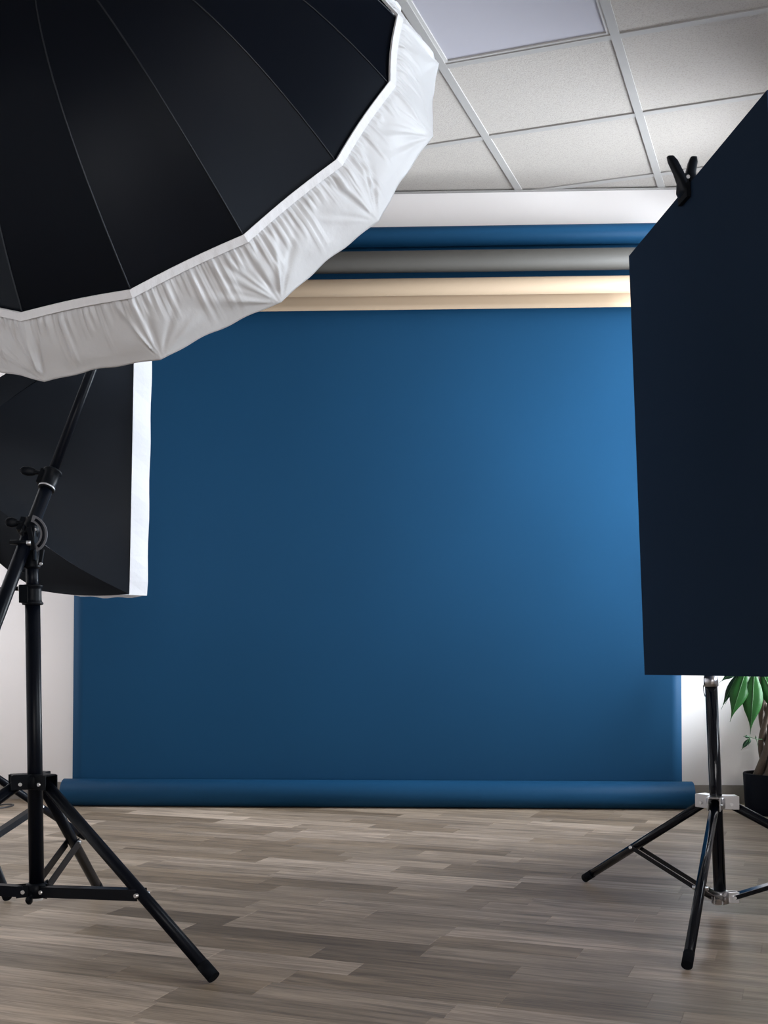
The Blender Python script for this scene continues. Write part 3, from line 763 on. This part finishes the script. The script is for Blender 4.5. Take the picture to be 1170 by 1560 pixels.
# ------------------------------------------------------------------ softbox on its own stand (left, behind)
DS = 3.80
NB = at(197, 905, DS); FB = at(58, 899, 4.22)
e = (FB - NB); SWID = e.length; e.normalize()
upv = Vector((-.02, 0, 1)); upv = (upv - e * upv.dot(e)).normalized()
SHT = .83; nf = upv.cross(e).normalized()
if nf.y < 0: nf = -nf
cen = (NB + FB) / 2 + upv * (SHT / 2); DEP = .48
ringc = cen - nf * DEP
sb = empty('softbox', 'black rectangular softbox with white front lip behind the boom stand', 'softbox', ringc)
cor = {(-1, -1): NB, (1, -1): FB, (1, 1): FB + upv * SHT, (-1, 1): NB + upv * SHT}
def sbp(a, b, t):
    """a, b in -1..1 across the section, t 0 ring .. 1 front"""
    hw = (SWID / 2) * (.13 + .87 * t) + .045 * math.sin(math.pi * t); hh = (SHT / 2) * (.10 + .90 * t) + .05 * math.sin(math.pi * t)
    return ringc + nf * (DEP * t) + e * (a * hw) + upv * (b * hh)
parts = []
for nm, fn in (('near', lambda s: (-1, s)), ('far', lambda s: (1, -s)), ('top', lambda s: (s, 1)), ('bottom', lambda s: (-s, -1))):
    bm = bmesh.new(); g = []
    for i in range(25):
        t = i / 24; rowv = []
        for j in range(17):
            s = -1 + 2 * j / 16; a, b = fn(s); p = sbp(a, b, t)
            inw = .035 * (1 - s * s) * math.sin(math.pi * t) ** .8        # cloth drawn in between the rods
            a0, b0 = fn(0); p = p - (e * a0 + upv * b0) * inw
            p = p + (e * a0 + upv * b0) * (.0035 * math.sin(9 * t + 5 * s) * math.sin(4 * s + 2) * math.sin(math.pi * t))
            if i == 24: p = p - (e * a0 + upv * b0) * (.012 * (1 - s * s) * (1 if nm in ('bottom', 'top') else .4)) * -1 if nm == 'bottom' else p
            rowv.append(bm.verts.new(p))
        g.append(rowv)
    for i in range(24):
        for j in range(16): bm.faces.new((g[i][j], g[i][j + 1], g[i + 1][j + 1], g[i + 1][j])).smooth = True
    bmesh.ops.recalc_face_normals(bm, faces=bm.faces)
    parts.append(link('side_panel', bm, M['softblack']))
bm = bmesh.new(); loop0, loop1, loop2 = [], [], []
LIPD = .068
for (c0_, c1_) in ((NB, FB), (FB, FB + upv * SHT), (FB + upv * SHT, NB + upv * SHT), (NB + upv * SHT, NB)):
    mid = (c0_ + c1_) / 2; outw = (mid - cen).normalized()
    for j in range(20):
        s = j / 20; p = c0_.lerp(c1_, s); sag = outw * (.004 + .012 * math.sin(math.pi * s)) if outw.z < -.5 else Vector((0, 0, 0))
        wv = outw * (.0022 * math.sin(23 * s + 2 * mid.x))
        loop0.append(bm.verts.new(p + outw * .0015 + sag * .35)); loop1.append(bm.verts.new(p + nf * LIPD + sag + wv + outw * .002)); loop2.append(bm.verts.new(p + nf * LIPD * .96 - (p - cen).normalized() * .02 + sag * .5))
n = len(loop0)
for A, B in ((loop0, loop1), (loop1, loop2)):
    for k in range(n): bm.faces.new((A[k], A[(k + 1) % n], B[(k + 1) % n], B[k]))
bmesh.ops.recalc_face_normals(bm, faces=bm.faces)
parts.append(link('front_lip', bm, M['lip']))
bm = bmesh.new(); obox(bm, cen + nf * (LIPD * .55), e * (SWID / 2 - .006), nf * .002, upv * (SHT / 2 - .006)); parts.append(link('front_diffuser', bm, M['white_nylon']))
bm = bmesh.new(); lathe(bm, ringc - nf * .03, nf, [(0, .06), (.002, .072), (.035, .076), (.04, .06)], n=28); parts.append(link('speed_ring', bm, M['plastic']))
adopt(sb, parts)
g1 = floor_pt(131, 1279); g2 = floor_pt(12, 1374)
c2 = Vector((-1.365, 3.65, 0)); g3 = c2 + Vector((-.60, .02, 0))
hz = zl(1146, 3.65)
ls = empty('light_stand', 'black tripod light stand carrying the softbox, half out of view at left', 'light stand', c2)
parts = stand_parts(c2 + Vector((0, 0, .03)), c2 + Vector((0, 0, 1.16)), hz, zl(1312, 3.65), (g1, g2, g3), .0165, .0125, M['black'], M['plastic'], (.61, .50, .50), .020)
bm = bmesh.new(); tube(bm, c2 + Vector((0, 0, .05)), c2 + Vector((0, 0, .78)), .0165, n=24); parts.append(link('lower_column', bm, M['black']))
bm = bmesh.new(); tube(bm, c2 + Vector((0, 0, .76)), c2 + Vector((0, 0, 1.17)), .013, n=24); parts.append(link('upper_column', bm, M['black']))
bm = bmesh.new(); lathe(bm, c2 + Vector((0, 0, .75)), (0, 0, 1), [(0, .018), (.001, .023), (.045, .023), (.046, .014)], n=24); parts.append(link('column_clamp', bm, M['plastic']))
adopt(ls, parts)
flash(ringc - nf * .045, -nf, 'black studio flash behind the softbox on the left stand', c2 + Vector((0, 0, 1.186)))

# ------------------------------------------------------------------ black board on the right stand
D3 = 3.01
b3 = at(1097.5, 1376, D3); t3 = at(1050.5, 270, D3)
rsd = empty('light_stand', 'black tripod stand with silver fittings holding the black board', 'light stand', (b3.x, b3.y, 0))
h1 = floor_pt(1046, 1480); h2 = floor_pt(889, 1343); c3 = Vector((b3.x, b3.y, 0)); h3 = c3 + Vector((.54, -.03, 0))
parts = stand_parts(b3, t3, zl(1222, D3), zl(1366, D3), (h1, h2, h3), .0155, .0118, M['blackgloss'], M['silver'], (.56, .56, .56), .012, double=(1,))
ax3 = (t3 - b3).normalized()
def on3(py): return b3 + (t3 - b3) * ((1376 - py) / (1376 - 270))
bm = bmesh.new(); tube(bm, on3(1370), on3(1040), .0158, n=28); parts.append(link('lower_column', bm, M['blackgloss']))
bm = bmesh.new(); lathe(bm, on3(1046), ax3, [(0, .0165), (.001, .0185), (.026, .0185), (.027, .0168), (.055, .0168), (.056, .012)], n=28); cc3 = link('silver_collar', bm, M['silver']); parts.append(cc3)
bm = bmesh.new(); tube(bm, on3(1030), on3(640), .0125, n=24); parts.append(link('middle_column', bm, M['blackgloss']))
bm = bmesh.new(); tube(bm, on3(645), on3(270), .0095, n=24); parts.append(link('upper_column', bm, M['blackgloss']))
bm = bmesh.new(); lathe(bm, on3(650), ax3, [(0, .0135), (.001, .0155), (.04, .0155), (.041, .010)], n=24); parts.append(link('upper_collar', bm, M['silver']))
bm = bmesh.new(); path_tube(bm, [on3(1040) + Vector((-.017, -.004, 0)), on3(1046) + Vector((-.022, -.006, 0)), on3(1054) + Vector((-.0215, -.007, 0)), on3(1061) + Vector((-.019, -.007, 0))], .0012, n=6); link('wire_loop', bm, M['black'], cc3)
bm = bmesh.new(); lathe(bm, on3(276), ax3, [(0, .0105), (.02, .0105), (.024, .007)], n=16); parts.append(link('top_spigot', bm, M['plastic']))
adopt(rsd, parts)
BF, BN = 3.467, 2.477
FT_, FB_ = at(958, 390, BF), at(982, 1028, BF); NT_ = at(1168.5, 137, BN); NB_ = at(1202, 1031.5, BN)
bm = bmesh.new(); nb = (NT_ - FT_).cross(FB_ - FT_).normalized()
if nb.x > 0: nb = -nb
th = .005
A = [bm.verts.new(p) for p in (FT_, NT_, NB_, FB_)]; B = [bm.verts.new(p - nb * th) for p in (FT_, NT_, NB_, FB_)]
bm.faces.new(A); bm.faces.new(list(reversed(B)))
for k in range(4): bm.faces.new((A[k], B[k], B[(k + 1) % 4], A[(k + 1) % 4]))
bmesh.ops.recalc_face_normals(bm, faces=bm.faces)
bo = link('flag_board', bm, M['board']); bo['label'] = 'large flat black board standing upright at the right edge'; bo['category'] = 'board'

# spring clamp on the top edge of the board
tt = .415; inv = (1 / BF) * (1 - tt) + (1 / BN) * tt; dcl = 1 / inv
CP = at(1046, 285, dcl)
cz = (FT_ - FB_).normalized(); cx = nb; cy = cz.cross(cx).normalized()
cl = empty('spring_clamp', 'black spring clamp with silver rivet gripping the top of the black board', 'clamp', CP)
def cp(x, y, z): return CP + cx * x + cy * y + cz * z
parts = []
for s, lab in ((1, 'near'), (-1, 'far')):
    bm = bmesh.new()
    pts = [(.004, -.028), (.013, -.006), (.012, .012), (.020, .036), (.034, .066), (.040, .078)] if s > 0 else [(.009, -.028), (.018, -.006), (.012, .012), (.012, .036), (.018, .062), (.021, .076)]
    sec = [(.034, .006), (.032, .008), (.020, .010), (.0135, .0115), (.0130, .0110), (.008, .008)]
    prev = None
    for (x, z), (wy, tk) in zip(pts, sec):
        ring = [bm.verts.new(cp(s * x + dx * tk, dy * wy, z)) for dx, dy in ((-.5, -1), (.5, -1), (1, -.6), (1, .6), (.5, 1), (-.5, 1), (-1, .6), (-1, -.6))]
        if prev:
            for k in range(8): bm.faces.new((prev[k], prev[(k + 1) % 8], ring[(k + 1) % 8], ring[k])).smooth = True
        else: bm.faces.new(ring)
        prev = ring
    bm.faces.new(prev); bmesh.ops.recalc_face_normals(bm, faces=bm.faces)
    hnd = link('handle', bm, M['plastic']); parts.append(hnd)
    bm = bmesh.new(); obox(bm, cp(s * .0075 - (.0025 if s < 0 else 0), 0, -.018), cx * .0055, cy * .034, cz * .019, .002); link('jaw_pad', bm, M['rubber'], hnd)
bm = bmesh.new()
for s in (-1, 1): obox(bm, cp(0, s * .010, .020), cx * .017, cy * .0015, cz * .011, .001)
parts.append(link('pivot_plate', bm, M['plastic']))
bm = bmesh.new(); tube(bm, cp(0, -.0145, .021), cp(0, .0145, .021), .0050, n=14); parts.append(link('rivet', bm, M['steel']))
bm = bmesh.new(); tube(bm, cp(.017, -.017, -.004), cp(.012, .017, -.004), .0022, n=10); parts.append(link('pad_pin', bm, M['steel']))
adopt(cl, parts)

# ------------------------------------------------------------------ potted money tree (right, by the wall)
PC = Vector(((1177 - 585) / F * 4.80, 4.80, 0)); PR, PH = .118, .168
pt = empty('potted_plant', 'money tree with braided trunk in a matt black pot by the wall', 'plant', PC)
parts = []
bm = bmesh.new(); lathe(bm, PC, (0, 0, 1), [(0, PR * .84), (.004, PR * .88), (.03, PR * .93), (PH - .004, PR), (PH, PR - .002), (PH, PR - .009), (PH - .02, PR - .010), (PH - .022, .001)], n=48); parts.append(link('pot', bm, M['pot']))
bm = bmesh.new(); n = 36; vs = [[bm.verts.new(PC + Vector((math.cos(2 * math.pi * k / n) * r, math.sin(2 * math.pi * k / n) * r, PH - .014 + rnd.uniform(-.003, .004)))) for k in range(n)] for r in (.107, .07, .03)]
for a, b in zip(vs, vs[1:]):
    for k in range(n): bm.faces.new((a[k], a[(k + 1) % n], b[(k + 1) % n], b[k])).smooth = True
bm.faces.new(vs[-1]); parts.append(link('soil', bm, M['soil']))
TC = Vector(((1166 - 585) / F * 4.78, 4.78, 0))
for k in range(3):
    pts, rr = [], []
    for i in range(40):
        z = .14 + .56 * i / 39; a = 2.1 * k + z * 17.0; spread = .017 + .022 * math.exp(-(z - .14) / .04)
        pts.append(TC + Vector((math.cos(a) * spread, math.sin(a) * spread, z))); rr.append(.0125 + .011 * math.exp(-(z - .14) / .05) - .004 * i / 39)
    bm = bmesh.new(); path_tube(bm, pts, rr, n=10); parts.append(link('trunk', bm, M['trunk']))
def leaflet(bp, tip, width, droop, facing, m, name='leaf'):
    bp, tip = Vector(bp), Vector(tip); d = tip - bp; L = d.length; t = d.normalized()
    s = t.cross(Vector(facing)).normalized(); nn = s.cross(t)
    bm = bmesh.new(); g = []
    prof = [0, .10, .30, .55, .80, .95, 1.0, .93, .74, .45, .20, .05, 0]
    for i, w_ in enumerate(prof):
        u = i / (len(prof) - 1); c = bp + d * u + nn * (droop * 4 * u * (1 - u))
        hwid = max(width / 2 * w_, .0006)
        g.append([bm.verts.new(c + s * (hwid * x) + nn * (-.16 * hwid * abs(x) + .0 + .0012 * math.sin(i * 2.2) * abs(x))) for x in (-1, -.5, 0, .5, 1)])
    for i in range(len(g) - 1):
        for j in range(4): bm.faces.new((g[i][j], g[i][j + 1], g[i + 1][j + 1], g[i + 1][j])).smooth = True
    o = link(name, bm, m); 
    sol = o.modifiers.new('thickness', 'SOLIDIFY'); sol.thickness = .0007
    bm = bmesh.new(); path_tube(bm, [bp + d * u + nn * (droop * 4 * u * (1 - u) + .0010) for u in [i / 8 for i in range(9)]], [.0016 - .0012 * i / 8 for i in range(9)], n=5)
    link('midrib', bm, M['vein'], o)
    return o
toc = Vector((-.25, -1, .25))
DL = 4.72
hubA = at(1146, 1012, DL)
for (bx, by), (tx, ty), wd, dr, m, dd in (((1150, 1012), (1143, 1119), 30, .012, 'leaf', 0), ((1140, 1010), (1112, 1100), 27, .018, 'leaf', .02), ((1156, 1014), (1196, 1100), 30, .014, 'leaf', .02),
                                 ((1142, 1006), (1106, 1018), 26, .03, 'leaf', .06), ((1150, 1004), (1190, 1022), 26, .03, 'leaf', .06)):
    parts.append(leaflet(at(bx, by, DL + dd), at(tx, ty, DL - .02 + dd), wd / F * DL, dr, toc, M[m]))
hubB = at(1128, 1018, 4.86)
for (tx, ty), wd in (((1098.5, 1081), 12), ((1105, 1073), 10), ((1096, 1040), 12), ((1118, 1060), 13)):
    parts.append(leaflet(hubB, at(tx, ty, 4.84), wd / F * 4.85, .02, toc, M['leafdark']))
rl = random.Random(5)
def petiole(p0, p1, r=.0028):
    p0, p1 = Vector(p0), Vector(p1); mid = (p0 + p1) / 2 + Vector((0, 0, .03))
    bm = bmesh.new(); path_tube(bm, [p0, p0.lerp(mid, .5) + Vector((0, 0, .01)), mid, mid.lerp(p1, .5) + Vector((0, 0, .008)), p1], [r * 1.3, r, r, r, r * .9], n=7); parts.append(link('petiole', bm, M['stem']))
crown = TC + Vector((0, 0, .695))
petiole(crown, at(1148, 1008, DL)); petiole(crown, hubB)
for k, (az, el, ln) in enumerate(((.3, .9, .26), (1.5, 1.0, .22), (2.6, .8, .20), (3.9, 1.1, .24), (5.1, .7, .20), (0.9, 1.3, .34), (3.2, 1.35, .36))):
    hb = crown + Vector((math.cos(az) * math.cos(el), math.sin(az) * math.cos(el) * .8, math.sin(el))) * ln
    petiole(crown, hb)
    for j in range(5):
        a2 = az + (j - 2) * .75 + rl.uniform(-.15, .15); L = rl.uniform(.13, .18) * (1 - .1 * abs(j - 2))
        tip = hb + Vector((math.cos(a2) * L * .8, math.sin(a2) * L * .6, -L * rl.uniform(.25, .7)))
        parts.append(leaflet(hb, tip, rl.uniform(.05, .065), .02, (0, 0, 1), M['leaf']))
sh0 = TC + Vector((-.02, -.02, .31)); sh1 = at(1143, 1123, 4.72)
bm = bmesh.new(); path_tube(bm, [sh0, sh0.lerp(sh1, .5) + Vector((0, 0, -.004)), sh1], [.0016, .0013, .001], n=6); parts.append(link('shoot', bm, M['stem']))
for (tx, ty), wd in (((1132, 1122), 5), ((1129, 1143), 7), ((1140, 1136), 5)):
    parts.append(leaflet(sh1, at(tx, ty, 4.71), wd / F * 4.72, .004, toc, M['leafdark']))
sh2 = at(1151, 1121, 4.72)
bm = bmesh.new(); path_tube(bm, [at(1155, 1137, 4.73), sh2], [.0012, .001], n=6); parts.append(link('shoot', bm, M['stem']))
parts.append(leaflet(at(1152, 1127, 4.72), at(1150.5, 1120, 4.72), .006, .001, toc, M['leafdark']))
adopt(pt, parts)

# ------------------------------------------------------------------ cable on the floor at the left
bm = bmesh.new(); pts = []
for i in range(60):
    a = i / 59
    if a < .5:
        b = a / .5; ang = math.radians(100 - 250 * b); pts.append(Vector((-1.66 + .085 * math.cos(ang), 4.92 + .10 * math.sin(ang), .0042 + .012 * math.sin(math.pi * b))))
    else:
        b = (a - .5) / .5; s0 = pts[29]; pts.append(Vector((s0.x - .55 * b, s0.y - .75 * b + .12 * math.sin(5 * b), .0042)))
path_tube(bm, pts, .0038, n=8)
cb_ = link('power_cable', bm, M['cable']); cb_['label'] = 'thin black cable looped on the floor near the left wall corner'; cb_['category'] = 'cable'
